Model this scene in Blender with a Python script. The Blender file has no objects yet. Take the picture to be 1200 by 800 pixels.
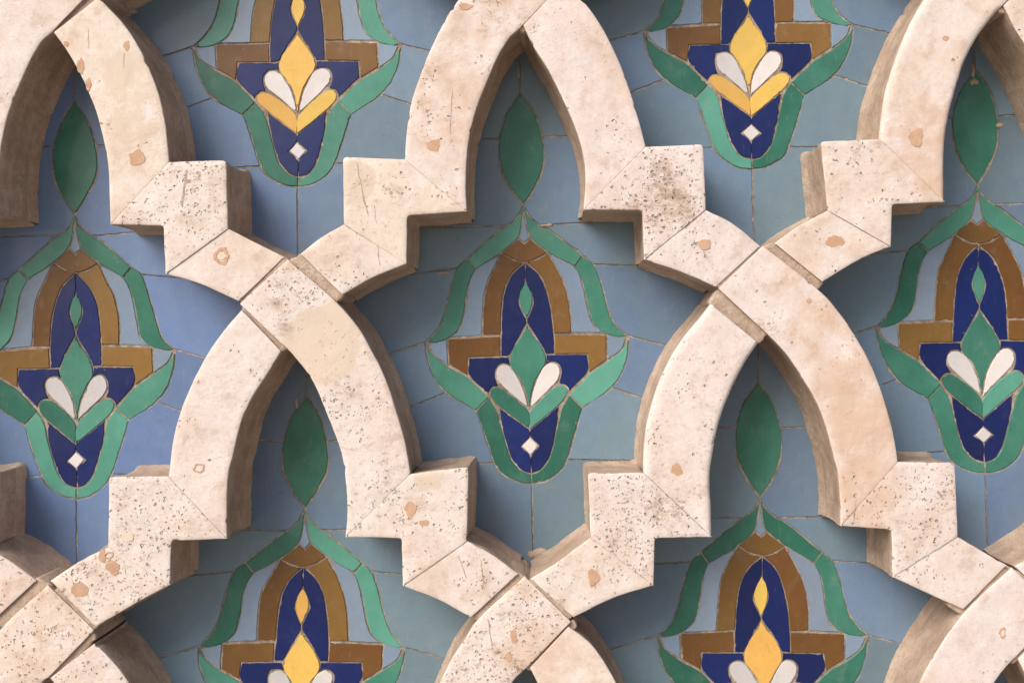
import bpy, math, random
from math import sin, cos, pi, hypot, atan2
from mathutils import Vector, Matrix, noise, geometry

# ------------------------------------------------------------------ camera
F = 1300.0                 # focal length in photo pixels; 1 pixel at the tile plane = 1 mm
D = 1.300                  # camera to tile face, metres
VX, VY = 645.0, 400.0      # where the camera axis meets the wall
ROLL = math.radians(1.2)
EYE = 1.55
DEPTH = 0.086              # how far the stone stands proud of the tiles
sc = bpy.context.scene
cam_d = bpy.data.cameras.new('camera'); cam = bpy.data.objects.new('camera', cam_d)
sc.collection.objects.link(cam); sc.camera = cam
cam_d.sensor_width = 36.0; cam_d.lens = 36.0 * F / 1200.0
cam_d.shift_x = (600 - VX) / 1200.0; cam_d.shift_y = (VY - 400) / 1200.0
cam_d.clip_start = 0.02; cam_d.clip_end = 500
r, u, b = Vector((cos(ROLL), 0, -sin(ROLL))), Vector((sin(ROLL), 0, cos(ROLL))), Vector((0, -1, 0))
cam.matrix_world = Matrix(((r.x, u.x, b.x, 0), (r.y, u.y, b.y, -D), (r.z, u.z, b.z, EYE), (0, 0, 0, 1)))

# ------------------------------------------------------------------ light
SUN_DIR = Vector((-0.60, -0.70, 0.72)).normalized()
EL = math.asin(SUN_DIR.z); AZ = atan2(SUN_DIR.x, SUN_DIR.y)
world = bpy.data.worlds.new('World'); sc.world = world; world.use_nodes = True
nt = world.node_tree; bg = nt.nodes['Background']
sky = nt.nodes.new('ShaderNodeTexSky'); sky.sky_type = 'NISHITA'; sky.sun_disc = False
sky.sun_elevation = EL; sky.sun_rotation = AZ; sky.dust_density = 5.0; sky.air_density = 0.75
nt.links.new(sky.outputs[0], bg.inputs[0]); bg.inputs[1].default_value = 0.10
sd = bpy.data.lights.new('sun', 'SUN'); sd.energy = 2.1; sd.angle = math.radians(36); sd.color = (1.0, 0.91, 0.83)
sun = bpy.data.objects.new('sun', sd); sc.collection.objects.link(sun)
sun.rotation_euler = SUN_DIR.to_track_quat('Z', 'Y').to_euler(); sun.location = (-3, -4, 5)
sc.view_settings.view_transform = 'Standard'; sc.view_settings.look = 'None'
sc.view_settings.gamma = 1.0; sc.view_settings.exposure = 0.24

# ------------------------------------------------------------------ helpers
C = sc.collection
rnd = random.Random(7)

def P(px, py, depth=0.0):
    """photo pixel lying on the plane `depth` metres in front of the tile face -> wall x, z"""
    s = (D - depth) / F
    dx, dy = (px - VX) * s, (VY - py) * s
    return (dx * cos(ROLL) + dy * sin(ROLL), -dx * sin(ROLL) + dy * cos(ROLL) + EYE)

def link_mesh(name, verts, faces, mats, parent=None, origin=None, fmat=None, smooth=False):
    o0 = Vector(origin) if origin else Vector((0, 0, 0))
    me = bpy.data.meshes.new(name)
    me.from_pydata([tuple(Vector(v) - o0) for v in verts], [], faces)
    for m in mats: me.materials.append(m)
    if fmat: me.polygons.foreach_set('material_index', fmat)
    if smooth: me.polygons.foreach_set('use_smooth', [True] * len(me.polygons))
    me.update()
    o = bpy.data.objects.new(name, me); C.objects.link(o)
    o.location = o0
    if parent:
        o.parent = parent
        o.location = o0 - world_loc(parent)
    return o

def world_loc(o):
    v = Vector(o.location)
    while o.parent: o = o.parent; v += Vector(o.location)
    return v

def thing(name, label, cat, loc, group=None):
    o = bpy.data.objects.new(name, None); C.objects.link(o); o.location = loc
    o.empty_display_size = 0.05
    o['label'] = label; o['category'] = cat
    if group: o['group'] = group
    return o

def area(p):
    return 0.5 * sum(p[i][0] * p[(i + 1) % len(p)][1] - p[(i + 1) % len(p)][0] * p[i][1] for i in range(len(p)))

def smooth_poly(pts, step, corner=36, flags=None, sharp_far=0):
    """closed outline resampled along a spline that keeps its corners. flags[i]: edge i->i+1 is a joint."""
    n = len(pts)
    isc = []
    for i in range(n):
        a, b_, c = pts[i - 1], pts[i], pts[(i + 1) % n]
        d = math.degrees(abs((atan2(c[1] - b_[1], c[0] - b_[0]) - atan2(b_[1] - a[1], b_[0] - a[0]) + pi) % (2 * pi) - pi))
        far = max(hypot(b_[0] - a[0], b_[1] - a[1]), hypot(c[0] - b_[0], c[1] - b_[1]))
        isc.append(d > corner or (sharp_far and far > sharp_far and d > 6))
    out, fl = [], []
    for i in range(n):
        p1, p2 = pts[i], pts[(i + 1) % n]
        p0 = pts[i - 1] if not isc[i] else (2 * p1[0] - p2[0], 2 * p1[1] - p2[1])
        p3 = pts[(i + 2) % n] if not isc[(i + 1) % n] else (2 * p2[0] - p1[0], 2 * p2[1] - p1[1])
        if flags and flags[i]: p0 = (2 * p1[0] - p2[0], 2 * p1[1] - p2[1]); p3 = (2 * p2[0] - p1[0], 2 * p2[1] - p1[1])
        L = hypot(p2[0] - p1[0], p2[1] - p1[1]); k = max(1, int(round(L / step)))
        for j in range(k):
            t = j / k
            q = []
            for a in (0, 1):
                q.append(0.5 * ((2 * p1[a]) + (-p0[a] + p2[a]) * t + (2 * p0[a] - 5 * p1[a] + 4 * p2[a] - p3[a]) * t * t + (-p0[a] + 3 * p1[a] - 3 * p2[a] + p3[a]) * t ** 3))
            out.append(tuple(q)); fl.append(bool(flags and flags[i]))
    return out, fl

def normals(p, fl=None):
    """outward normal at each vertex of a counter-clockwise loop, lengthened at corners; joints push nothing"""
    n = len(p); res = []
    for i in range(n):
        e0, e1 = (i - 1) % n, i
        ns = []
        for e in (e0, e1):
            if fl and fl[e]: continue
            a, c = p[e], p[(e + 1) % n]
            dx, dy = c[0] - a[0], c[1] - a[1]; L = hypot(dx, dy) or 1
            ns.append((dy / L, -dx / L))
        if not ns: res.append((0, 0, 0)); continue
        if len(ns) == 1: res.append((ns[0][0], ns[0][1], 1)); continue
        x, y = ns[0][0] + ns[1][0], ns[0][1] + ns[1][1]; L = hypot(x, y)
        if L < 0.4: res.append((x, y, 1)); continue
        k = min(1.5, 2.0 / L) / L
        res.append((x * k, y * k, 1))
    return res

# ------------------------------------------------------------------ materials
def new_mat(name):
    m = bpy.data.materials.new(name); m.use_nodes = True
    nt = m.node_tree; return m, nt, nt.nodes['Principled BSDF']
def N(nt, t, **kw):
    n = nt.nodes.new(t)
    for k, v in kw.items():
        if k.startswith('i_'):
            key = k[2:]; n.inputs[int(key) if key.isdigit() else key.replace('_', ' ')].default_value = v
        else: setattr(n, k, v)
    return n
def mix(nt, fac, a, b_, mode='MIX'):
    n = nt.nodes.new('ShaderNodeMix'); n.data_type = 'RGBA'; n.blend_type = mode
    for idx, v in ((0, fac), (6, a), (7, b_)):
        if hasattr(v, 'is_linked') or isinstance(v, bpy.types.NodeSocket): nt.links.new(v, n.inputs[idx])
        else: n.inputs[idx].default_value = v if idx == 0 else (*v, 1)
    return n.outputs[2]
def mth(nt, op, a, b_=None, clamp=False, c=None):
    n = nt.nodes.new('ShaderNodeMath'); n.operation = op; n.use_clamp = clamp
    for i, v in enumerate((a, b_, c)):
        if v is None: continue
        if isinstance(v, bpy.types.NodeSocket): nt.links.new(v, n.inputs[i])
        else: n.inputs[i].default_value = v
    return n.outputs[0]
def ramp(nt, v, lo, hi):
    n = nt.nodes.new('ShaderNodeMapRange'); n.interpolation_type = 'SMOOTHSTEP'
    nt.links.new(v, n.inputs[0]); n.inputs[1].default_value = lo; n.inputs[2].default_value = hi
    return n.outputs[0]
def tex_noise(nt, scale, detail=3, rough=0.55, off=(0, 0, 0), stretch=(1, 1, 1), coord=None):
    g = coord or nt.nodes.new('ShaderNodeNewGeometry').outputs['Position']
    mp = N(nt, 'ShaderNodeMapping'); nt.links.new(g, mp.inputs[0]); mp.inputs[1].default_value = off; mp.inputs[3].default_value = stretch
    n = N(nt, 'ShaderNodeTexNoise'); nt.links.new(mp.outputs[0], n.inputs[0])
    n.inputs['Scale'].default_value = scale; n.inputs['Detail'].default_value = detail; n.inputs['Roughness'].default_value = rough
    return n.outputs[0]
def attr(nt, name, typ='OBJECT'):
    n = nt.nodes.new('ShaderNodeAttribute'); n.attribute_type = typ; n.attribute_name = name
    return n
def bump(nt, h, strength, dist, prev=None):
    n = nt.nodes.new('ShaderNodeBump'); n.inputs['Strength'].default_value = strength; n.inputs['Distance'].default_value = dist
    nt.links.new(h, n.inputs['Height'])
    if prev: nt.links.new(prev, n.inputs['Normal'])
    return n.outputs[0]

def stone_front():
    m, nt, p = new_mat('travertine')
    pore, tint = attr(nt, 'pore').outputs['Fac'], attr(nt, 'tint').outputs['Fac']
    st = nt.nodes.new('ShaderNodeAttribute'); st.attribute_type = 'GEOMETRY'; st.attribute_name = 'stain'
    sep = nt.nodes.new('ShaderNodeSeparateColor'); nt.links.new(st.outputs['Color'], sep.inputs[0])
    dirt_a, peach_a, cream_a = sep.outputs[0], sep.outputs[1], sep.outputs[2]
    big = tex_noise(nt, 9, 4, 0.6); mid = tex_noise(nt, 42, 5, 0.65, (3, 1, 2)); fine = tex_noise(nt, 260, 4, 0.6, (1, 5, 2))
    col = mix(nt, tint, (0.765, 0.690, 0.668), (0.770, 0.690, 0.595))
    grit = tex_noise(nt, 620, 2, 0.6, (2, 5, 1)); vein = tex_noise(nt, 120, 5, 0.7, (8, 2, 5), (1, 1, 1.8))
    col = mix(nt, mth(nt, 'MULTIPLY', ramp(nt, big, 0.47, 0.68), 0.60), col, (0.70, 0.545, 0.44))
    col = mix(nt, mth(nt, 'MULTIPLY', ramp(nt, mid, 0.52, 0.70), 0.62), col, (0.57, 0.45, 0.365))
    col = mix(nt, mth(nt, 'MULTIPLY', ramp(nt, mid, 0.50, 0.30), 0.6), col, (0.84, 0.79, 0.775))
    vk = mth(nt, 'MULTIPLY', ramp(nt, vein, 0.585, 0.66), mth(nt, 'MULTIPLY_ADD', pore, 0.8, False, 0.25))
    col = mix(nt, vk, col, (0.54, 0.425, 0.345))
    col = mix(nt, mth(nt, 'MULTIPLY', ramp(nt, fine, 0.45, 0.75), 0.26), col, (0.52, 0.43, 0.37))
    col = mix(nt, mth(nt, 'MULTIPLY', ramp(nt, grit, 0.52, 0.75), 0.25), col, (0.46, 0.37, 0.31))
    # smoothed cream filler
    cm = ramp(nt, mth(nt, 'ADD', cream_a, mth(nt, 'MULTIPLY_ADD', mid, 0.5, False, -0.25)), 0.42, 0.5)
    col = mix(nt, cm, col, (0.70, 0.60, 0.495))
    # tan wash
    pm = ramp(nt, mth(nt, 'ADD', peach_a, mth(nt, 'MULTIPLY_ADD', mid, 1.1, False, -0.6)), 0.15, 0.85)
    col = mix(nt, mth(nt, 'MULTIPLY', pm, 0.85), col, (0.66, 0.475, 0.355))
    # grime
    dm = ramp(nt, mth(nt, 'ADD', mth(nt, 'MULTIPLY', dirt_a, 0.8), mth(nt, 'ADD', mth(nt, 'MULTIPLY_ADD', vein, 2.6, False, -1.45), mth(nt, 'MULTIPLY_ADD', mid, 1.4, False, -0.7))), 0.15, 1.0)
    dm = mth(nt, 'MULTIPLY', dm, ramp(nt, dirt_a, 0.0, 0.25))
    col = mix(nt, mth(nt, 'MULTIPLY', dm, 0.72), col, (0.34, 0.25, 0.18))
    # pores: round pin holes and longer pits, clustered
    g = nt.nodes.new('ShaderNodeNewGeometry').outputs['Position']
    wob = N(nt, 'ShaderNodeTexNoise'); nt.links.new(g, wob.inputs[0]); wob.inputs['Scale'].default_value = 160
    sc_ = N(nt, 'ShaderNodeVectorMath', operation='SCALE'); nt.links.new(wob.outputs['Color'], sc_.inputs[0]); sc_.inputs['Scale'].default_value = 0.006
    ad = N(nt, 'ShaderNodeVectorMath', operation='ADD'); nt.links.new(g, ad.inputs[0]); nt.links.new(sc_.outputs[0], ad.inputs[1])
    cl = mth(nt, 'ADD', mth(nt, 'MULTIPLY_ADD', tex_noise(nt, 26, 3, 0.6, (7, 0, 3)), 2.4, False, -1.25), mth(nt, 'MULTIPLY', dirt_a, 0.5))
    cl = mth(nt, 'MULTIPLY_ADD', cl, 0.95, True, mth(nt, 'MULTIPLY_ADD', pore, 0.85, False, -0.16))
    holes = None
    for scl, big_r, st_ in ((170, 0.24, (1, 1, 1)), (330, 0.30, (1, 1, 0.8)), (90, 0.22, (1, 1, 1.5))):
        mp = N(nt, 'ShaderNodeMapping'); nt.links.new(ad.outputs[0], mp.inputs[0]); mp.inputs[3].default_value = st_; mp.inputs[2].default_value = (0, 0.3, 0)
        v = N(nt, 'ShaderNodeTexVoronoi'); nt.links.new(mp.outputs[0], v.inputs[0]); v.inputs['Scale'].default_value = scl
        sx = N(nt, 'ShaderNodeSeparateColor'); nt.links.new(v.outputs['Color'], sx.inputs[0])
        on = mth(nt, 'GREATER_THAN', mth(nt, 'MULTIPLY', cl, 0.85 if scl != 90 else 0.6), sx.outputs[0])
        rad = mth(nt, 'MULTIPLY_ADD', sx.outputs[1], big_r, False, 0.06)
        h = mth(nt, 'MULTIPLY', mth(nt, 'DIVIDE', mth(nt, 'SUBTRACT', rad, v.outputs['Distance']), 0.10, True), on)
        holes = h if holes is None else mth(nt, 'MAXIMUM', holes, h)
    holes = mth(nt, 'MULTIPLY', holes, mth(nt, 'SUBTRACT', 1.0, mth(nt, 'MULTIPLY', cm, 0.8)))
    col = mix(nt, mth(nt, 'MULTIPLY', holes, mth(nt, 'MULTIPLY_ADD', big, 1.2, True, -0.1)), col, (0.37, 0.265, 0.19))
    nt.links.new(col, p.inputs['Base Color'])
    p.inputs['Roughness'].default_value = 0.72
    p.inputs['Specular IOR Level'].default_value = 0.3
    patch = ramp(nt, tex_noise(nt, 15, 3, 0.6, (11, 4, 6)), 0.38, 0.62)
    rel = mth(nt, 'MULTIPLY_ADD', patch, 0.75, False, 0.25)
    b1 = bump(nt, mth(nt, 'MULTIPLY', grit, rel), 0.35, 0.0006, bump(nt, mth(nt, 'MULTIPLY', fine, rel), 0.35, 0.0012, bump(nt, mth(nt, 'MULTIPLY', vein, rel), 0.4, 0.0016)))
    b2 = bump(nt, mid, 0.45, 0.002, b1)
    inv = mth(nt, 'SUBTRACT', 1.0, holes)
    nt.links.new(bump(nt, inv, 1.0, 0.0028, b2), p.inputs['Normal'])
    return m

def rough_mat(name, c1, c2, c3, bs=1.0, sc1=40, rough=0.9):
    m, nt, p = new_mat(name)
    a = tex_noise(nt, sc1, 5, 0.65); b_ = tex_noise(nt, sc1 * 6, 4, 0.7, (4, 2, 1)); c = tex_noise(nt, 12, 3, 0.6, (2, 0, 9))
    col = mix(nt, ramp(nt, a, 0.35, 0.68), c1, c2)
    col = mix(nt, mth(nt, 'MULTIPLY', ramp(nt, b_, 0.5, 0.72), 0.6), col, c3)
    col = mix(nt, mth(nt, 'MULTIPLY', ramp(nt, c, 0.45, 0.7), 0.35), col, c3)
    nt.links.new(col, p.inputs['Base Color']); p.inputs['Roughness'].default_value = rough
    p.inputs['Specular IOR Level'].default_value = 0.2
    nt.links.new(bump(nt, b_, 0.7, 0.0015 * bs, bump(nt, a, 0.6, 0.004 * bs)), p.inputs['Normal'])
    return m

def tile_mat(name, base, alt, rough=0.30, speck=(0.5, 0.45, 0.4), speck_amt=0.5, film=0.2):
    m, nt, p = new_mat(name)
    oi = nt.nodes.new('ShaderNodeObjectInfo')
    tone = attr(nt, 'tone').outputs['Fac']
    g = nt.nodes.new('ShaderNodeNewGeometry').outputs['Position']
    comb = N(nt, 'ShaderNodeCombineXYZ'); nt.links.new(mth(nt, 'MULTIPLY', oi.outputs['Random'], 30), comb.inputs[0])
    ad = N(nt, 'ShaderNodeVectorMath', operation='ADD'); nt.links.new(g, ad.inputs[0]); nt.links.new(comb.outputs[0], ad.inputs[1])
    pos = ad.outputs[0]
    cloud = tex_noise(nt, 22, 4, 0.6, coord=pos); grain = tex_noise(nt, 300, 3, 0.6, coord=pos); blot = tex_noise(nt, 70, 4, 0.6, (3, 3, 3), coord=pos)
    k = mth(nt, 'ADD', mth(nt, 'MULTIPLY_ADD', cloud, 0.9, False, -0.45), tone, True)
    col = mix(nt, k, base, alt)
    br = mth(nt, 'MULTIPLY_ADD', oi.outputs['Random'], 0.26, False, 0.87)
    br = mth(nt, 'MULTIPLY', br, mth(nt, 'MULTIPLY_ADD', blot, 0.22, False, 0.89))
    br = mth(nt, 'MULTIPLY', br, mth(nt, 'MULTIPLY_ADD', grain, 0.12, False, 0.94))
    cx = N(nt, 'ShaderNodeCombineXYZ')
    for i in range(3): nt.links.new(br, cx.inputs[i])
    col = mix(nt, 1.0, col, cx.outputs[0], 'MULTIPLY')
    v = N(nt, 'ShaderNodeTexVoronoi'); nt.links.new(pos, v.inputs[0]); v.inputs['Scale'].default_value = 95
    sx = N(nt, 'ShaderNodeSeparateColor'); nt.links.new(v.outputs['Color'], sx.inputs[0])
    sp = mth(nt, 'MULTIPLY', mth(nt, 'LESS_THAN', v.outputs['Distance'], mth(nt, 'MULTIPLY', sx.outputs[1], 0.075)), mth(nt, 'GREATER_THAN', sx.outputs[0], 0.9))
    col = mix(nt, mth(nt, 'MULTIPLY', sp, speck_amt), col, speck)
    # crazing in the glaze and faint wipe marks
    vc = N(nt, 'ShaderNodeTexVoronoi', feature='DISTANCE_TO_EDGE'); nt.links.new(pos, vc.inputs[0]); vc.inputs['Scale'].default_value = 120
    cz_ = mth(nt, 'MULTIPLY', ramp(nt, vc.outputs['Distance'], 0.05, 0.0), ramp(nt, tex_noise(nt, 28, 3, 0.6, (5, 5, 1), coord=pos), 0.50, 0.66))
    col = mix(nt, mth(nt, 'MULTIPLY', cz_, 0.16), col, (0.05, 0.045, 0.04))
    wipe = ramp(nt, tex_noise(nt, 60, 5, 0.75, (1, 1, 1), (3.2, 1, 0.5)), 0.56, 0.74)
    col = mix(nt, mth(nt, 'MULTIPLY', wipe, 0.13 if film > 0.1 else 0.05), col, (0.60, 0.56, 0.52))
    # thin dusty film in patches
    dust = mth(nt, 'MULTIPLY', ramp(nt, tex_noise(nt, 35, 6, 0.75, (9, 1, 4)), 0.52, 0.78), film)
    col = mix(nt, dust, col, (0.42, 0.38, 0.34))
    nt.links.new(col, p.inputs['Base Color'])
    nt.links.new(mth(nt, 'MULTIPLY_ADD', blot, 0.25, False, rough - 0.06), p.inputs['Roughness'])
    p.inputs['Specular IOR Level'].default_value = 0.35
    p.inputs['Coat Weight'].default_value = 0.3; p.inputs['Coat Roughness'].default_value = 0.12
    nt.links.new(bump(nt, grain, 0.12, 0.0006, bump(nt, tex_noise(nt, 18, 2, 0.5, coord=pos), 0.35, 0.004)), p.inputs['Normal'])
    return m

M = {}
M['stone'] = stone_front()
M['side'] = rough_mat('stone_side_brown', (0.43, 0.325, 0.25), (0.57, 0.45, 0.36), (0.23, 0.165, 0.118))  # brown for the side faces of every block, darker than the fronts
M['mortar'] = rough_mat('sandy_mortar', (0.50, 0.38, 0.29), (0.62, 0.51, 0.42), (0.33, 0.22, 0.15), 1.3, 70)
M['grout'] = rough_mat('tile_grout', (0.30, 0.24, 0.19), (0.56, 0.47, 0.38), (0.045, 0.036, 0.03), 1.0, 90)
M['filler'] = rough_mat('peach_filler', (0.57, 0.36, 0.235), (0.64, 0.44, 0.31), (0.48, 0.30, 0.20), 0.3, 90)
M['pale_filler'] = rough_mat('pale_filler', (0.74, 0.64, 0.52), (0.78, 0.69, 0.58), (0.62, 0.50, 0.39), 0.3, 90)
M['wall'] = rough_mat('wall_plaster', (0.55, 0.47, 0.39), (0.62, 0.55, 0.47), (0.46, 0.38, 0.31), 1.0, 8)
M['ground'] = rough_mat('stone_paving', (0.34, 0.30, 0.26), (0.42, 0.38, 0.33), (0.25, 0.22, 0.19), 1.0, 5)
M['blue'] = tile_mat('blue_glaze', (0.162, 0.250, 0.308), (0.140, 0.225, 0.440))
M['light'] = tile_mat('light_blue_glaze', (0.215, 0.310, 0.440), (0.260, 0.340, 0.440))
M['green'] = tile_mat('green_glaze', (0.026, 0.155, 0.108), (0.110, 0.360, 0.280))
M['brown'] = tile_mat('brown_glaze', (0.160, 0.072, 0.020), (0.250, 0.145, 0.036))
M['navy'] = tile_mat('navy_glaze', (0.004, 0.014, 0.100), (0.007, 0.022, 0.150), speck_amt=0.35, film=0.06)
M['yellow'] = tile_mat('yellow_glaze', (0.74, 0.43, 0.11), (0.80, 0.58, 0.13), speck=(0.35, 0.2, 0.08))
M['white'] = tile_mat('white_glaze', (0.66, 0.66, 0.67), (0.74, 0.71, 0.69), speck=(0.25, 0.2, 0.16))

# ------------------------------------------------------------------ setting: backing wall and ground
wall = None
def box(name, x0, x1, y0, y1, z0, z1, m):
    v = [(x, y, z) for x in (x0, x1) for y in (y0, y1) for z in (z0, z1)]
    f = [(0, 1, 3, 2), (4, 6, 7, 5), (0, 4, 5, 1), (2, 3, 7, 6), (0, 2, 6, 4), (1, 5, 7, 3)]
    return link_mesh(name, v, f, [m])
w = box('wall', -3.5, 3.5, 0.010, 0.45, -0.2, 3.6, M['wall']); w['kind'] = 'structure'
w['label'] = 'pale plastered wall behind the tile panels and stone lattice'
g = link_mesh('ground', [(-60, -60, 0), (60, -60, 0), (60, 60, 0), (-60, 60, 0)], [(0, 1, 2, 3)], [M['ground']])
g['kind'] = 'structure'; g['label'] = 'plain stone paving at the foot of the wall'

# ------------------------------------------------------------------ mosaic panels
# one half of the design, millimetres right of the axis and below the point where leaf and ribbon meet
LEAF_R = [(0, -132), (9, -120), (18, -105), (25.5, -76), (24.5, -48), (14, -22), (0, -2)]
R1O = [(0, 0), (7, 12), (19, 22), (28, 27), (49, 43.5), (68, 60)]
R1I = [(58, 72), (32, 57), (10, 40), (4, 28), (0, 2)]
R2O = [(68, 60), (80, 70), (89, 95), (95.5, 121), (104, 141), (118, 155)]
R2I = [(108, 157), (92, 152), (79, 141), (73, 124), (67, 92), (58, 72)]
R3O = [(119, 158), (117, 178), (108, 201), (90.5, 220), (63, 238)]
R3I = [(47, 222), (71, 198), (91.5, 185), (110, 171)]
R4O = [(63, 238), (56, 257), (49, 279), (45, 292), (36, 309), (18, 321.5), (0, 325)]
R4I = [(0, 313), (11, 309), (20, 299), (25, 288), (32, 259), (38, 237), (47, 222)]
HALF = [  # name, colour, outline, tone
 ('background_tile', 'blue', [(0, -212), (0, -132), (9, -120), (18, -105), (25.5, -80), (78, -82), (66, -120), (42, -165)]),
 ('background_tile', 'blue', [(25.5, -80), (25, -46), (14, -21), (0, -1), (7, 12), (19, 22), (92, 21), (94, -20), (90, -50), (78, -82)]),
 ('background_tile', 'blue', [(19, 22), (28, 27), (49, 43.5), (68, 60), (80, 70), (156, 76), (156, 20), (92, 21)]),
 ('background_tile', 'blue', [(80, 70), (89, 95), (95.5, 121), (104, 141), (118, 155), (190, 176), (258, 135), (258, 105), (156, 76)]),
 ('background_tile', 'blue', [(118, 155), (119, 160), (117, 178), (108, 201), (97, 215), (168, 242), (190, 176)]),
 ('background_tile', 'blue', [(97, 215), (90.5, 220), (63, 238), (56, 257), (49, 279), (43, 298), (164, 303), (168, 242)]),
 ('background_tile', 'blue', [(43, 298), (36, 309), (18, 321.5), (0, 325), (0, 430), (50, 410), (102, 380), (102, 300.5)]),
 ('ribbon_tile', 'green', R1O + R1I[:-1]),
 ('ribbon_tile', 'green', R2O + R2I),
 ('ribbon_tile', 'green', R3O + R3I),
 ('ribbon_tile', 'green', R4O + R4I),
 ('arch_tile', 'brown', [(27, 54), (38, 75), (47, 96), (51.5, 123), (52.5, 150), (31, 150), (28.5, 119), (24, 97), (15, 79), (0, 65), (14, 62)]),
 ('shoulder_tile', 'brown', [(32, 151), (93, 153), (93, 182), (71, 196), (70, 175), (31.5, 174.5)]),
 ('inner_tile', 'light', [(27, 54), (32, 57), (58, 72), (67, 92), (73, 124), (79, 141), (92, 151.5), (52.5, 150), (51.5, 123), (47, 96), (38, 75)]),
 ('inner_tile', 'light', [(93.5, 153), (117, 157), (110, 171), (93.5, 183)]),
 ('centre_tile', 'navy', [(0, 65), (15, 79), (24, 97), (28.5, 119), (31, 150), (31.5, 174), (21, 174), (12, 157), (0, 137), (0, 133), (8, 110), (0, 88)]),
 ('centre_tile', 'navy', [(22, 174.5), (69.5, 175), (70, 195), (47.5, 219), (46.5, 215), (42, 210), (34.5, 209), (38, 199), (38, 190), (33, 184), (26, 183), (20, 186), (21.5, 178)]),
 ('centre_tile', 'navy', [(0, 262), (12.5, 252), (35, 234), (32, 259), (25, 288), (20, 299), (11, 309), (0, 313), (0, 292), (10.5, 281), (0, 270.5)]),
 ('petal_tile', 'white', [(0, 238), (5, 214), (13.5, 195), (19, 187.5), (26, 183.5), (33, 184.5), (37.5, 190), (37.5, 198), (33, 206), (20, 219)]),
 ('petal_tile', 'low', [(0, 241), (13, 226), (27, 214), (35, 210), (42, 210.5), (46.5, 215.5), (44.5, 223), (36, 233), (13, 252), (0, 262)]),
]
def mirror(p): return [(-x, y) for x, y in reversed(p)]
SYM = [
 ('leaf_tile', 'green', LEAF_R + mirror(LEAF_R)[1:-1]),
 ('inner_tile', 'light', [(0, 6), (4, 28), (7, 37), (0, 43), (-7, 37), (-4, 28)]),
 ('keystone_tile', 'brown', [(0, 44), (7, 38), (27, 54), (14, 61), (0, 65), (-14, 61), (-27, 54), (-7, 38)]),
 ('almond_tile', 'bud', [(0, 88), (6, 98), (8, 110), (5, 122), (0, 133), (-5, 122), (-8, 110), (-6, 98)]),
 ('bud_tile', 'bud', [(0, 137), (5, 148), (14, 160), (21, 175), (20, 186), (12, 197), (5, 212), (0, 236), (-5, 212), (-12, 197), (-20, 186), (-21, 175), (-14, 160), (-5, 148)]),
 ('diamond_tile', 'white', [(0, 270.5), (10.5, 281), (0, 291.5), (-10.5, 281)]),
]
OUTLINE = [(0, -214), (42, -167), (68, -120), (80, -82), (92, -50), (96, 18), (158, 18), (158, 74), (260, 103), (260, 137), (192, 178), (170, 242), (166, 305), (104, 305), (104, 382), (52, 413), (0, 432)]

def build_tile(name, pts, m, parent, origin, tone, k, gap=0.62):
    """pts in metres on the wall (x, z); a glazed tile with softened chipped edges"""
    if area(pts) < 0: pts = pts[::-1]
    q, _ = smooth_poly(pts, 0.0030, 50, None, 0.040 if name == 'background_tile' else 0)
    if abs(area(q)) < 1e-5: q, _ = smooth_poly(pts, 0.0018, 50)
    nr = normals(q); n = len(q); seed = k * 1.37
    tx, tz = rnd.gauss(0, 0.009), rnd.gauss(0, 0.009)
    cx = sum(a[0] for a in q) / n; cz = sum(a[1] for a in q) / n
    half = max(hypot(a[0] - cx, a[1] - cz) for a in q); tm = 0.0005 / half
    tx, tz = max(-tm, min(tm, tx)), max(-tm, min(tm, tz))
    lift = rnd.uniform(-0.0003, 0.0002)
    rg = min(0.75, 0.2 + abs(area(q)) * 900)
    def pt(i, inset, back):
        x, z = q[i]
        w_ = noise.noise(Vector((x * 110, z * 110, seed))) * 0.0006 + noise.noise(Vector((x * 420, z * 420, seed))) * 0.00045
        c = noise.noise(Vector((x * 230 + 9, z * 230, seed)))
        if c > 0.36: w_ += (c - 0.36) * 0.0055
        d = inset + w_ * rg
        xx, zz = x - nr[i][0] * d, z - nr[i][1] * d
        return (xx, back + lift + (xx - cx) * tx + (zz - cz) * tz, zz)
    g_ = gap * 0.001
    top = [pt(i, g_ + 0.0007, 0.0) for i in range(n)]
    mid = [pt(i, g_ + 0.0002, 0.0005) for i in range(n)]
    bot = [pt(i, g_, 0.0062) for i in range(n)]
    V = top + mid + bot
    res = geometry.delaunay_2d_cdt([Vector((p[0], p[2])) for p in top], [(i, (i + 1) % n) for i in range(n)], [], 1, 1e-7)
    caps = []
    mpp = [min(src) if src else None for src in res[3]]
    for f in res[2]:
        a = [mpp[i] for i in f]
        if None in a or len(set(a)) < 3: continue
        p0, p1, p2 = (top[i] for i in a[:3])
        ar = (p1[0] - p0[0]) * (p2[2] - p0[2]) - (p2[0] - p0[0]) * (p1[2] - p0[2])
        caps.append(tuple(a if ar > 0 else a[::-1]))
    Fc = caps + [(i + n, (i + 1) % n + n, (i + 1) % n, i) for i in range(n)] + [(i + 2 * n, (i + 1) % n + 2 * n, (i + 1) % n + n, i + n) for i in range(n)]
    o = link_mesh(name, V, Fc, [m], parent, (cx, 0, cz))
    o['tone'] = tone
    return o

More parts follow.
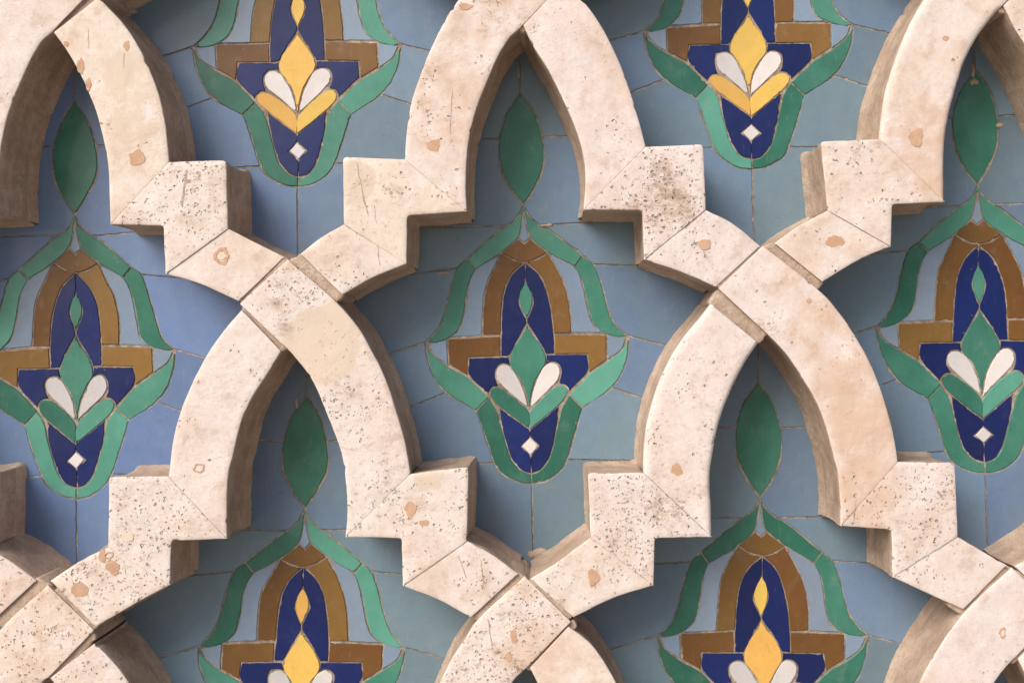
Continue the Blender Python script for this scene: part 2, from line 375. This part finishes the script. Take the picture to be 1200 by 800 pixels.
PANELS = [
 # ax, ay, s_u, s_v, tilt_x (dx per v), tilt_y (dy per u), flower, blueness, label
 ('c', 613, 242, 1.0, 1.0, 0.03, -0.03, 'green', 0.15, 'grey-blue mosaic panel with green bud, in the middle under the central stone arch'),
 ('l', 88, 253, 0.97, 1.02, 0.006, -0.025, 'green', 0.8, 'brighter blue mosaic panel with green bud, cut by the left edge'),
 ('r', 1145, 219, 1.03, 1.033, 0.028, -0.025, 'green', 0.25, 'grey-blue mosaic panel with green bud, cut by the right edge'),
 ('tl', 348.5, -98, 1.017, 0.976, 0.001, -0.02, 'yellow', 0.35, 'top mosaic panel with yellow flower, between the left and central stone arches'),
 ('tr', 873, -120, 1.025, 0.982, 0.026, -0.025, 'yellow', 0.1, 'top mosaic panel with yellow flower, between the central and right stone arches'),
 ('bl', 356.5, 598, 1.017, 1.02, -0.02, 0.0, 'yellow', 0.1, 'mosaic panel with lemon yellow bud, cut by the bottom edge, lower left arch'),
 ('br', 891, 584, 1.035, 1.033, 0.018, 0.0, 'yellow', 0.1, 'mosaic panel with orange yellow bud, cut by the bottom edge, lower right arch'),
 ('b0', 628, 975, 1.03, 1.03, 0.01, -0.01, 'green', 0.15, 'dark tip of a blue panel showing in the small pointed gap at the bottom centre'),
 ('b1', 72, 975, 1.0, 1.03, 0.01, -0.01, 'green', 0.4, 'dark tip of a blue panel in the pointed gap at the bottom left corner'),
 ('b2', 1183, 955, 1.03, 1.03, 0.01, -0.01, 'green', 0.2, 'dark tip of a blue panel in the pointed gap at the bottom right corner'),
 ('x0', -190, -85, 1.0, 1.0, 0.0, -0.02, 'yellow', 0.4, 'yellow flowered mosaic panel just past the left edge, beside the upper left arch'),
 ('x1', 1412, -135, 1.0, 1.0, 0.0, -0.02, 'yellow', 0.1, 'yellow flowered mosaic panel just past the right edge, beside the upper right arch'),
 ('x2', -190, 615, 1.0, 1.02, 0.0, -0.02, 'yellow', 0.4, 'yellow flowered mosaic panel just past the left edge, beside the lower left arch'),
 ('x3', 1432, 575, 1.0, 1.02, 0.0, -0.02, 'yellow', 0.1, 'yellow flowered mosaic panel just past the right edge, beside the lower right arch'),
 ('x4', 80, -490, 1.0, 1.0, 0.0, -0.02, 'green', 0.4, 'green flowered mosaic panel above the top edge, over the upper left arch'),
 ('x5', 605, -495, 1.0, 1.0, 0.0, -0.02, 'green', 0.1, 'green flowered mosaic panel above the top edge, over the central arch'),
 ('x6', 1135, -515, 1.0, 1.0, 0.0, -0.02, 'green', 0.1, 'green flowered mosaic panel above the top edge, over the upper right arch'),
]
def build_panel(key, ax, ay, su, sv, kx, ky, flower, blue, label):
    sd0 = sum(map(ord, key)) * 0.77
    def W(p):
        uu, vv = p
        m_ = 1.2 if key == 'c' else 2.3
        du = noise.noise(Vector((uu * 0.021, vv * 0.021, sd0))) * m_ + noise.noise(Vector((uu * 0.06, vv * 0.06, sd0 + 3))) * m_ * 0.4
        dv = noise.noise(Vector((uu * 0.021, vv * 0.021, sd0 + 7))) * m_ + noise.noise(Vector((uu * 0.06, vv * 0.06, sd0 + 11))) * m_ * 0.4
        return P(ax + uu * su + kx * vv + du, ay + vv * sv + ky * uu + dv)
    bx, bz = W((0, 432))
    root = thing('mosaic_panel', label, 'mosaic panel', (bx, 0, bz), 'mosaic panels in the lattice openings')
    ol = [W(p) for p in OUTLINE + mirror(OUTLINE)[1:-1]]
    if area(ol) < 0: ol = ol[::-1]
    n = len(ol)
    link_mesh('grout_bed', [(x, 0.0012, z) for x, z in ol] + [(x, 0.0098, z) for x, z in ol],
              [tuple(range(n))] + [(i + n, (i + 1) % n + n, (i + 1) % n, i) for i in range(n)], [M['grout']], root, (bx, 0, bz))
    k = sum(map(ord, key)) * 10
    jr = random.Random(k)
    for part in [(a, c, p, 0) for a, c, p in SYM] + [(a, c, p, 1) for a, c, p in HALF] + [(a, c, mirror(p), -1) for a, c, p in HALF]:
        nm, colr, pts, side = part
        if key[0] in 'bx' and key not in ('bl', 'br') and False: continue
        tone = jr.uniform(-0.1, 0.9)
        if colr == 'blue': tone = blue + jr.uniform(-0.32, 0.32)
        if colr == 'bud': colr = flower; tone = 0.55 + jr.uniform(-.3, .3)
        if nm == 'bud_tile' and key == 'br': tone = 0.05
        if nm == 'almond_tile' and key in ('br', 'tr'): tone = 0.85
        if nm == 'almond_tile' and key == 'bl': tone = 0.05
        if colr == 'low': colr = flower; tone = 0.1 if side < 0 else 0.7
        if nm == 'leaf_tile': tone = 0.12 + jr.uniform(-.08, .1)
        if nm == 'ribbon_tile': tone = jr.choice((0.05, 0.3, 0.6, 0.85))
        if key == 'c' and nm == 'ribbon_tile' and side > 0 and pts[0] == (63, 238): tone = 0.0
        if key == 'c' and nm == 'ribbon_tile' and side > 0 and pts[0] == (119, 158): tone = 1.0
        if key == 'c' and nm == 'arch_tile': tone = 0.1 if side < 0 else 0.35
        build_tile(nm, [W(p) for p in pts], M[colr], root, (bx, 0, bz), tone, k)
        k += 1
    return root
PAN = {a[0]: build_panel(*a) for a in PANELS}
def smear(key, px, py, rx, ry):
    n = 30; V = []; sd_ = rnd.uniform(0, 90)
    cx, cz = P(px, py)
    for s_, y in ((1.0, 0.0008), (0.85, -0.0009), (0.45, -0.0019)):
        for i in range(n):
            a = 2 * pi * i / n
            rr = 1 + 0.5 * noise.noise(Vector((cos(a) * 1.2 + .4, sin(a) * 1.2 + .2, sd_ + .3))) + 0.3 * noise.noise(Vector((cos(a) * 3.1, sin(a) * 3.1, sd_ + 4.2)))
            V.append((cx + cos(a) * rx * s_ * rr * 0.001, y, cz + sin(a) * ry * s_ * rr * 0.001))
    Fc = [(k * n + i, k * n + (i + 1) % n, (k + 1) * n + (i + 1) % n, (k + 1) * n + i) for k in range(2) for i in range(n)] + [tuple(range(2 * n, 3 * n))]
    link_mesh('mortar_smear', V, Fc, [M['mortar']], PAN[key], (cx, 0, cz), None, True)
for a in [('c', 632, 648, 16, 6), ('r', 1141, 96, 5, 4), ('r', 1140, 84, 2, 9), ('r', 1172, 147, 5, 3), 
          ('c', 520, 320, 9, 1.8), ('c', 640, 264, 9, 1.8), ('tl', 150, 14, 10, 3), ('bl', 348, 472, 2, 7), ('c', 608, 84, 2, 9), ('c', 735, 258, 12, 2), ('c', 745, 540, 10, 2)]: smear(*a)

# ------------------------------------------------------------------ stone lattice
lattice = thing('stone_lattice', 'pale travertine lattice of interlaced pointed arches standing proud of the mosaic wall', 'stone lattice', (P(VX, 1000)[0], 0, P(VX, 1000)[1]))

# blotches read off the stones: x, y, radius, strength, (dirt, tan wash, cream filler)
STAINS = [
 (790, 235, 34, .9, 0), (768, 215, 22, .8, 0), (740, 245, 22, .55, 0), (810, 225, 20, .6, 0), (745, 600, 40, .35, 0), (785, 590, 30, .6, 0),
 (712, 640, 14, .6, 0), (450, 560, 26, .5, 0), (455, 590, 20, .5, 0), (345, 345, 26, .55, 0), (372, 330, 18, .5, 0), (335, 385, 12, .7, 0),
 (395, 460, 22, .45, 0), (505, 80, 14, .55, 0), (500, 150, 30, .3, 0), (440, 215, 30, .4, 0), (590, 20, 30, .5, 0), (150, 600, 30, .35, 0), (120, 660, 40, .45, 0),
 (75, 720, 40, .35, 0), (160, 660, 22, .4, 0), (575, 770, 40, .5, 0), (600, 730, 28, .5, 0), (690, 655, 25, .3, 0), (640, 710, 14, .6, 0), (590, 720, 12, .7, 0),
 (170, 240, 24, .35, 0), (220, 225, 24, .4, 0), (1010, 180, 26, .3, 0), (1090, 570, 22, .35, 0), (1075, 640, 30, .35, 0), (800, 290, 24, .3, 0), (1000, 560, 18, .4, 0), (215, 190, 10, .7, 0),
 (900, 385, 16, .6, 0), (930, 330, 14, .35, 0), (543, 240, 12, .5, 0), (545, 220, 16, .3, 0), (850, 500, 25, .25, 0), (370, 275, 16, .3, 0),
 (520, 150, 60, .5, 1), (560, 60, 60, .45, 1), (600, 5, 45, .6, 1), (510, 200, 40, .35, 1), (950, 380, 34, .6, 1), (930, 330, 26, .5, 1), (985, 450, 34, .75, 1), (1000, 500, 38, .8, 1), (1010, 560, 40, .8, 1),
 (1010, 600, 36, .7, 1), (960, 410, 28, .6, 1), (1085, 150, 44, .65, 1), (1090, 200, 36, .7, 1), (1075, 110, 30, .45, 1), (1110, 60, 30, .35, 1), (1010, 290, 30, .45, 1), (150, 215, 36, .25, 1),
 (690, 680, 30, .45, 1), (700, 700, 30, .35, 1), (670, 760, 60, .4, 1), (130, 690, 50, .35, 1), (30, 760, 60, .4, 1), (90, 60, 20, .5, 1), (545, 655, 30, .3, 1), (560, 700, 22, .35, 1),
 (1170, 620, 30, .2, 1), (230, 300, 22, .2, 1), (340, 305, 14, .6, 1), (895, 292, 12, .5, 1), (620, 690, 16, .6, 1), (480, 600, 24, .35, 1), (1100, 600, 30, .25, 1), (1025, 500, 40, .7, 1), (1005, 430, 30, .6, 1), (1028, 575, 30, .8, 1), (965, 365, 26, .7, 1), (1150, 10, 40, .3, 1), (540, 110, 40, .5, 1), (570, 30, 40, .5, 1), (165, 175, 30, .35, 1), (640, 760, 50, .6, 1), (30, 700, 40, .5, 1), (75, 745, 40, .45, 1), (850, 410, 30, .25, 1), (440, 480, 30, .25, 1),
 (375, 405, 40, .95, 2), (392, 385, 28, .9, 2), (415, 215, 26, .75, 2), (425, 205, 20, .6, 2), (500, 560, 22, .55, 2), (960, 265, 26, .4, 2), (145, 90, 50, .5, 2), (160, 150, 40, .5, 2), (150, 220, 36, .45, 2),
]
ST_W = [(P(x, y, DEPTH), r_ * 0.00094, s, ch) for x, y, r_, s, ch in STAINS]

def build_block(name, pts, flags, pore, tint, fine=True, top=DEPTH, mat_front='stone', rim=True, edge=0.32, conv=True, lift=0.0):
    """pts: front outline in photo pixels; flags[i] marks edge i->i+1 as a joint with a neighbour"""
    w_ = [P(x, y, DEPTH) for x, y in pts]
    if area(w_) < 0:
        w_ = w_[::-1]; flags = flags[::-1]; flags = flags[1:] + flags[:1]
    step = 0.0036 if fine else 0.012
    q, fl = smooth_poly(w_, step, 30, flags)
    # ease hard corners a little
    for _ in range(2 if fine else 0):
        n = len(q); q = [((q[i - 1][0] + 4 * q[i][0] + q[(i + 1) % n][0]) / 6, (q[i - 1][1] + 4 * q[i][1] + q[(i + 1) % n][1]) / 6)
                         if not (fl[i] or fl[i - 1]) else q[i] for i in range(n)]
    n = len(q)
    nr = normals(q, fl); nf = normals(q)
    seed = rnd.uniform(0, 50)
    isj = [fl[i] and fl[i - 1] for i in range(n)]
    def wob(x, z):
        return noise.noise(Vector((x * 22, z * 22, seed))) * 0.0006 + noise.noise(Vector((x * 90, z * 90, seed))) * 0.0003 + min(0, noise.noise(Vector((x * 150, z * 150, seed + 5))) + 0.45) * 0.006
    V, Fc, fm = [], [], []
    def ring(out, y, j_in=0.00008, rag=0.0):
        idx = []
        for i in range(n):
            x, z = q[i]; wb = wob(x, z)
            if rag: wb += rag * (noise.noise(Vector((x * 60, z * 60, seed + 9))) + 0.6 * noise.noise(Vector((x * 260, z * 260, seed + 3))))
            if isj[i]:
                d = -j_in; xx, zz = x + nf[i][0] * d, z + nf[i][1] * d
            else:
                d = out + wb; xx, zz = x + nr[i][0] * d, z + nr[i][1] * d
            idx.append(len(V)); V.append((xx, y, zz))
        return idx
    def surf(x, z):
        return noise.noise(Vector((x * 14, z * 14, seed + 20))) * 0.0011 + noise.noise(Vector((x * 55, z * 55, seed + 21))) * 0.00045 + lift
    yf = -top
    rim_r = []
    if rim:
        prof = [(0.0038, 0.002, 0.0009), (0.0033, -0.004, 0.0009), (0.0014, -0.009, 0.0005), (-0.0002, -0.018, 0.0002), (-0.0014, -top * 0.45, 0.0002), (-0.0015, -top * 0.68, 0.0004), (0.0, -top + 0.012, 0.0)]
    else:
        prof = [(0.0, 0.002, 0), (0.0, -top + 0.012, 0.0)]
    for o_, y, rg in prof: rim_r.append(ring(o_, y, rag=rg))
    r0 = ring(0.0, yf + 0.0034 * edge, 0.00008)
    r1 = ring(-0.0009 * edge, yf + 0.0013 * edge, 0.0003)
    r2 = ring(-0.0032 * edge, yf, 0.0010)
    for i in range(n):
        if isj[i] or True:
            x, _, z = V[r0[i]]; dd = surf(x, z)
            for r_, base in ((r0, 0.0034 * edge), (r1, 0.0013 * edge), (r2, 0.0)):
                b_ = base
                if isj[i]: b_ = base * 0.25
                vx = V[r_[i]]; V[r_[i]] = (vx[0], yf + b_ + dd, vx[2])
    rings = rim_r + [r0, r1, r2]
    for k in range(len(rings) - 1):
        a, b_ = rings[k], rings[k + 1]
        for i in range(n):
            j = (i + 1) % n
            Fc.append((a[i], a[j], b_[j], b_[i]))
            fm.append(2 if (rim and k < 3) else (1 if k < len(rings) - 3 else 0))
    # front: triangulated with inner points
    loop = [(V[i][0], V[i][2]) for i in r2]
    xs = [p[0] for p in loop]; zs = [p[1] for p in loop]
    g_ = 0.0048 if fine else 0.02
    inner = []
    nx = int((max(xs) - min(xs)) / g_) + 1; nz = int((max(zs) - min(zs)) / (g_ * .87)) + 1
    def inside(x, z):
        c = False; m_ = len(loop); dmin = 1e9
        for i in range(m_):
            x1, z1 = loop[i - 1]; x2, z2 = loop[i]
            if (z1 > z) != (z2 > z) and x < (x2 - x1) * (z - z1) / (z2 - z1) + x1: c = not c
            d = (x - x2) ** 2 + (z - z2) ** 2
            if d < dmin: dmin = d
        return c and dmin > (g_ * 0.62) ** 2
    for b2 in range(nz):
        for a2 in range(nx):
            x = min(xs) + (a2 + 0.5 * (b2 % 2)) * g_ + rnd.uniform(-.2, .2) * g_; z = min(zs) + b2 * g_ * .87 + rnd.uniform(-.2, .2) * g_
            if inside(x, z): inner.append((x, z))
    allp = [Vector(p) for p in loop + inner]
    m_ = len(loop)
    res = geometry.delaunay_2d_cdt(allp, [(i, (i + 1) % m_) for i in range(m_)], [], 1, 1e-6)
    rv, rf, orig = res[0], res[2], res[3]
    mp = []
    for i, v in enumerate(rv):
        src = [s for s in orig[i] if s < m_]
        if src: mp.append(r2[src[0]])
        else:
            mp.append(len(V)); V.append((v.x, yf + surf(v.x, v.y), v.y))
    for f in rf:
        a = [mp[i] for i in f]
        if len(set(a)) < 3: continue
        p0, p1, p2 = (V[i] for i in a[:3])
        ar = (p1[0] - p0[0]) * (p2[2] - p0[2]) - (p2[0] - p0[0]) * (p1[2] - p0[2])
        Fc.append(tuple(a if ar > 0 else a[::-1])); fm.append(0)
    cx, cz = sum(xs) / len(xs), sum(zs) / len(zs)
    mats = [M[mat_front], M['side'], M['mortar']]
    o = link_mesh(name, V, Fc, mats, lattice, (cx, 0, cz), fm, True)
    try: o.data.set_sharp_from_angle(angle=math.radians(50))
    except Exception: pass
    if fine and mat_front == 'stone':
        at = o.data.attributes.new('stain', 'FLOAT_COLOR', 'POINT')
        vals = []
        for x, y, z in V:
            c = [0, 0, 0]
            for (sx, sz), r_, s, ch in ST_W:
                d2 = ((x - sx) ** 2 + (z - sz) ** 2) / (r_ * r_)
                if d2 < 2.2: c[ch] = max(c[ch], s * max(0, 1 - d2 / 2.2) ** 0.8)
            vals += [c[0], c[1], c[2], 1]
        at.data.foreach_set('color', vals)
    o['pore'] = pore * rnd.uniform(0.75, 1.1); o['tint'] = min(1, max(0, tint + rnd.uniform(-0.1, 0.3)))
    return o

# arms: O outer limb line from the crossing down, I inner limb line, T return points of an "over" crossing,
# S step (top corner, end of the outer upright), F foot (outer foot corner, end of the inner upright), LO / LI lobe lines
A01L = dict(O=[(608, -75), (556, -27), (537, 0), (522, 23), (507, 53), (493, 87), (483, 117), (477, 150), (474, 187)],
            I=[(609, 33), (597, 44), (583, 67), (570, 97), (557, 130), (550, 160), (547, 187), (545.5, 220), (547, 248)], T=[(662, -22)],
            S=[(402, 184), (403, 263)], F=[(477, 252), (476, 309)], LO=[(375, 279), (352, 297)], LI=[(437, 325), (401, 345)])
A01R = dict(O=[(658, -18), (682, 0), (700, 23), (717, 53), (730, 83), (740, 113), (748, 140), (757, 172)],
            I=[(613, 30), (627, 57), (643, 83), (660, 117), (673, 147), (682, 177), (686, 207), (684, 246)], T=[],
            S=[(824, 169), (827, 246)], F=[(753, 246), (755, 304)], LO=[(860, 263), (891, 288)], LI=[(800, 319), (839, 336)])
A00R = dict(O=[(115, -3), (143, 27), (163, 57), (180, 93), (190, 127), (195, 157), (198, 190)],
            I=[(63, 38), (83, 67), (100, 100), (113, 133), (122, 167), (127, 200), (128, 233), (129, 263)], T=[],
            S=[(265, 188), (267, 268)], F=[(192, 264), (194, 321)], LO=[(300, 285), (333, 301)], LI=[(233, 332), (279, 353)])
A02L = dict(O=[(1171, -98), (1119, -50), (1083, 0), (1063, 37), (1050, 70), (1038, 107), (1033, 143), (1031, 163)],
            I=[(1172, 10), (1150, 37), (1133, 67), (1122, 100), (1113, 133), (1108, 167), (1107, 200), (1107, 237)], T=[(1225, -45)],
            S=[(962, 166), (970, 247)], F=[(1045, 239), (1044, 289)], LO=[(935, 265), (908, 285)], LI=[(1007, 304), (964, 330)])
A10L = dict(O=[(283, 363), (260, 390), (240, 420), (223, 454), (210, 487), (202, 520), (197, 558)],
            I=[(329, 411), (312, 440), (293, 470), (280, 500), (273, 534), (268, 553), (266, 583), (266, 631)], T=[],
            S=[(128, 559), (127, 641)], F=[(200, 633), (199, 685)], LO=[(97, 655), (59, 680)], LI=[(160, 706), (112, 734)])
A10R = dict(O=[(337, 304), (392, 352), (420, 384), (437, 414), (453, 447), (465, 484), (475, 520), (481, 555)],
            I=[(334, 406), (350, 424), (367, 447), (383, 484), (397, 520), (402, 540), (405, 566), (407, 600), (405, 629)], T=[(281, 356)],
            S=[(549, 547), (547, 634)], F=[(471, 630), (472, 686)], LO=[(577, 650), (607, 672)], LI=[(513, 702), (552, 723)])
A11L = dict(O=[(833, 356), (800, 397), (783, 424), (770, 454), (760, 487), (755, 517), (754, 554)],
            I=[(889, 402), (872, 427), (857, 457), (843, 494), (835, 534), (832, 560), (833, 590), (834, 629)], T=[],
            S=[(689, 554), (692, 630)], F=[(767, 630), (766, 686)], LO=[(657, 656), (622, 678)], LI=[(720, 700), (672, 723)])
A11R = dict(O=[(894, 288), (958, 339), (980, 362), (1000, 390), (1017, 420), (1030, 450), (1040, 480), (1047, 507), (1052, 541)],
            I=[(899, 391), (923, 417), (943, 447), (960, 477), (970, 507), (977, 534), (982, 553), (984, 583), (985, 616)], T=[(842, 338)],
            S=[(1119, 542), (1122, 628)], F=[(1045, 620), (1046, 676)], LO=[(1150, 645), (1180, 662)], LI=[(1087, 695), (1129, 714)])
def sh(arm, dx, dy): return {k: [(x + dx, y + dy) for x, y in v] for k, v in arm.items()}

# arm, (pore, tint) of limb / step / lobe, in view?
ARMS = [
 (sh(A01L, -548, 4), (.15, .2), (.3, .3), (.3, .3), True), (A00R, (.12, .75), (.85, .55), (.25, .3), True),
 (A01L, (.35, .25), (.35, .9), (.45, .3), True), (A01R, (.22, .0), (.95, .0), (.35, .1), True),
 (A02L, (.1, .1), (.45, .4), (.15, .2), True), (sh(A01R, 563, -23), (.2, .1), (.3, .2), (.3, .2), True),
 (A10L, (.2, .1), (.9, .3), (.75, .5), True), (A10R, (.55, .35), (.5, .2), (.4, .2), True),
 (A11L, (.3, .0), (.95, .1), (.35, .4), True), (A11R, (.2, .35), (.8, .2), (.3, .05), True),
 (sh(A01L, -552, 760), (.55, .45), (.3, .3), (.3, .3), True), (sh(A00R, -4, 756), (.4, .2), (.3, .3), (.3, .3), True),
 (sh(A01L, 7, 750), (.7, .3), (.3, .3), (.3, .3), True), (sh(A01R, 8, 752), (.2, .8), (.3, .3), (.3, .3), True),
 (sh(A02L, 15, 763), (.1, .1), (.3, .3), (.3, .3), True), (sh(A01R, 580, 742), (.2, .1), (.3, .2), (.3, .2), False),
 (sh(A10R, -565, 8), (.3, .3), (.4, .3), (.3, .1), True), (sh(A10L, -565, 12), (.3, .3), (.4, .3), (.3, .3), False),
 (sh(A11L, 568, -14), (.3, .3), (.4, .3), (.3, .1), True), (sh(A11R, 564, -12), (.3, .3), (.4, .3), (.3, .3), False),
 (sh(A10R, -8, -748), (.3, .3), (.3, .3), (.3, .3), True), (sh(A10L, -2, -746), (.3, .3), (.3, .3), (.3, .3), True),
 (sh(A11L, -10, -750), (.3, .3), (.3, .3), (.3, .3), True), (sh(A11R, -13, -760), (.3, .3), (.3, .3), (.3, .3), True),
 (sh(A10R, -561, -748), (.3, .3), (.3, .3), (.3, .3), False), (sh(A11L, 560, -774), (.3, .3), (.3, .3), (.3, .3), False),
 (sh(A00R, -553, 4), (.3, .3), (.3, .3), (.3, .3), False), (sh(A02L, 560, -15), (.3, .3), (.3, .3), (.3, .3), False),
]
BL = []
for arm, pl, ps, pb, vis in ARMS:
    O, I, T, S, Ft, LO, LI = (arm[k] for k in ('O', 'I', 'T', 'S', 'F', 'LO', 'LI'))
    # limb
    pts = O + I[::-1] + T
    fl = [False] * len(pts); fl[len(O) - 1] = True
    ed = 1.25 if arm in (A02L, A11L) else 0.32
    for k in range(len(O) + len(I) - 1, len(pts)): fl[k] = True
    BL.append((build_block('stone_block', pts, fl, *pl, fine=vis, edge=ed), pts))
    # step: O[-1] -> S0 -> S1 -> (joint) F1 -> F0 -> I[-1] -> (joint)
    pts = [O[-1], S[0], S[1], Ft[1], Ft[0], I[-1]]
    BL.append((build_block('stone_block', pts, [False, False, True, False, False, True], *ps, fine=vis, lift=-0.0004), pts))
    # lobe
    pts = [S[1]] + LO + LI[::-1] + [Ft[1]]
    fl = [False] * len(pts); fl[-1] = True; fl[len(LO)] = True
    BL.append((build_block('stone_block', pts, fl, *pb, fine=vis, lift=0.0005), pts))

# recessed mortar where one strand passes under the other
def strip(pts, top, n='mortar_joint'):
    cx = sum(p[0] for p in pts) / 4; cy = sum(p[1] for p in pts) / 4
    build_block(n, pts, [False, False, False, False], 0.3, 0.5, True, top=top, mat_front='mortar', rim=False, edge=0.4)
CR = [[(892, 289), (910, 282), (968, 330), (957, 342)], [(843, 336), (830, 355), (889, 404), (902, 393)]]
BC = [[(617, 677), (597, 666), (543, 718), (562, 730)], [(672, 725), (678, 735), (622, 788), (613, 783)], [(616, 684), (626, 675), (674, 720), (666, 729)]]
CLx = [[(335, 306), (352, 295), (404, 346), (392, 355)], [(284, 353), (281, 366), (328, 413), (338, 407)], [(332, 299), (340, 306), (285, 358), (277, 351)]]
for q in CR + CLx[:2]: strip(q, DEPTH - 0.0045)
for q in (CLx[2], [(888, 286), (896, 292), (846, 342), (837, 333)]): strip(q, DEPTH - 0.0018)
for dx, dy in ((0, 0), (-8, -750), (-556, 10), (-556, -746), (567, -8), (556, -772)):
    for k, q in enumerate(BC):
        if not (k == 1 and (dx, dy) == (-556, 10)): strip([(x + dx, y + dy) for x, y in q], DEPTH - (0.0040 if k < 2 else 0.0015))

strip([(106, 736), (112, 748), (63, 802), (48, 790)], DEPTH - 0.004)

# ------------------------------------------------------------------ filler spots on the stones
def pip(x, y, poly):
    c = False
    for i in range(len(poly)):
        x1, y1 = poly[i - 1]; x2, y2 = poly[i]
        if (y1 > y) != (y2 > y) and x < (x2 - x1) * (y - y1) / (y2 - y1) + x1: c = not c
    return c
def filler(px, py, rx, ry, ring=0.0, mat='filler', seed=None):
    host = next((o for o, pts in BL if pip(px, py, pts)), None)
    if host is None: return
    sd_ = rnd.uniform(0, 90) if seed is None else seed
    n = 40; V, Fc = [], []
    hv = [Vector(v.co) + world_loc(host) for v in host.data.vertices]
    cx, cz = P(px, py, DEPTH)
    near = [v for v in hv if abs(v.x - cx) < 0.012 and abs(v.z - cz) < 0.012 and v.y < -DEPTH + 0.004]
    ys = min([v.y for v in near] or [-DEPTH])
    for k, (s, dy) in enumerate(((1.0, 0.0016), (0.93, -0.0002), (ring if ring else 0.0, -0.0003)) + (((ring * 0.93, 0.0012),) if ring else ())):
        for i in range(n):
            a = 2 * pi * i / n
            rr = 1 + 0.42 * noise.noise(Vector((cos(a) * 1.1 + 0.4, sin(a) * 1.1 + 0.7, sd_ + .31))) + 0.22 * noise.noise(Vector((cos(a) * 2.3 + .3, sin(a) * 2.3 + .6, sd_ + 4.4))) + 0.12 * noise.noise(Vector((cos(a) * 9, sin(a) * 9, sd_ + 8)))
            if k == 1: rr *= 1
            x, z = cx + cos(a) * rx * s * rr * 0.00094, cz + sin(a) * ry * s * rr * 0.00094
            V.append((x, ys + dy, z))
    for k in range(3 if ring else 2):
        for i in range(n):
            j = (i + 1) % n
            if not ring and k == 1:
                continue
            Fc.append((k * n + i, k * n + j, (k + 1) * n + j, (k + 1) * n + i))
    if not ring: Fc.append(tuple(range(n, 2 * n)))
    link_mesh('filler_patch', V, Fc, [M[mat]], host, (cx, -DEPTH, cz))
for a in [(161, 185, 9, 9.5), (1073, 161, 9.5, 10.5), (826, 286, 7, 7), (979, 283, 9.5, 7.5), (793, 550, 7.5, 7), (695, 676, 6.5, 10), (133, 666, 8, 9),
          (92, 690, 11, 10), (509, 170, 7.5, 7.5), (481, 597, 7, 9.5), (497, 612, 6, 3), (149, 54, 4, 6), (95, 78, 5, 9), (104, 100, 3, 8), (78, 52, 3, 4),
          (948, 352, 3, 3), (545, 8, 9, 5), (120, 652, 4, 8), (1175, 741, 4, 7, 0.55), (602, 745, 4, 8), (497, 20, 3, 3), (596, 770, 4, 6), (1108, 45, 4, 3)]:
    filler(*a)
for a in [(259, 300, 10.5, 9.5, 0.58), (233, 548, 6.5, 6.5, 0.68), (127, 650, 6, 5, 0.6)]: filler(*a)
filler(259, 300, 5.5, 5, 0, 'pale_filler', 3); filler(150, 629, 7, 6, 0, 'pale_filler')

# ------------------------------------------------------------------ hairline saw marks and cracks
M['crack'] = rough_mat('dirt_in_crack', (0.42, 0.32, 0.25), (0.60, 0.50, 0.42), (0.33, 0.25, 0.19), 0.2, 120)
def crack(p0, p1, wd):
    mx, my = (p0[0] + p1[0]) / 2, (p0[1] + p1[1]) / 2
    host = next((o for o, pts in BL if pip(mx, my, pts)), None)
    if host is None: return
    ho = world_loc(host)
    hv = [v.co + ho for v in host.data.vertices if (v.co.y + ho.y) < -DEPTH + 0.003]
    n = 16; V = []; sd_ = rnd.uniform(0, 50)
    for i in range(n + 1):
        t = i / n
        x, z = P(p0[0] + (p1[0] - p0[0]) * t, p0[1] + (p1[1] - p0[1]) * t, DEPTH)
        dx, dz = p1[0] - p0[0], -(p1[1] - p0[1]); L = hypot(dx, dz)
        o_ = noise.noise(Vector((t * 6, sd_, 0))) * 0.0012
        w_ = wd * 0.0005 * (0.55 + 0.9 * abs(noise.noise(Vector((t * 14, sd_, 7))))) * (1 if 0 < i < n else 0.15)
        near = min(hv, key=lambda v: (v.x - x) ** 2 + (v.z - z) ** 2)
        y = near.y - 0.00025
        for k in (-1, 1): V.append((x - dz / L * (o_ + k * w_), y, z + dx / L * (o_ + k * w_)))
    Fc = [(2 * i, 2 * i + 1, 2 * i + 3, 2 * i + 2) for i in range(n)]
    link_mesh('crack', V, Fc, [M['crack']], host, (V[0][0], -DEPTH, V[0][2]))
for a in [((418, 190), (431, 254), 1.3), ((439, 240), (441, 262), 0.8), ((441, 270), (445, 312), 1.0), ((530, 106), (527, 160), 1.1), ((219, 198), (213, 243), 3.2),
          ((537, 650), (547, 678), 1.0), ((563, 655), (567, 690), 1.2), ((572, 724), (577, 764), 1.4), ((103, 34), (104, 58), 0.7), ((146, 62), (145, 80), 0.8),
          ((1000, 690 - 80), (1003, 585), 0.8), ((700, 660), (697, 690), 0.9)]: crack(*a)
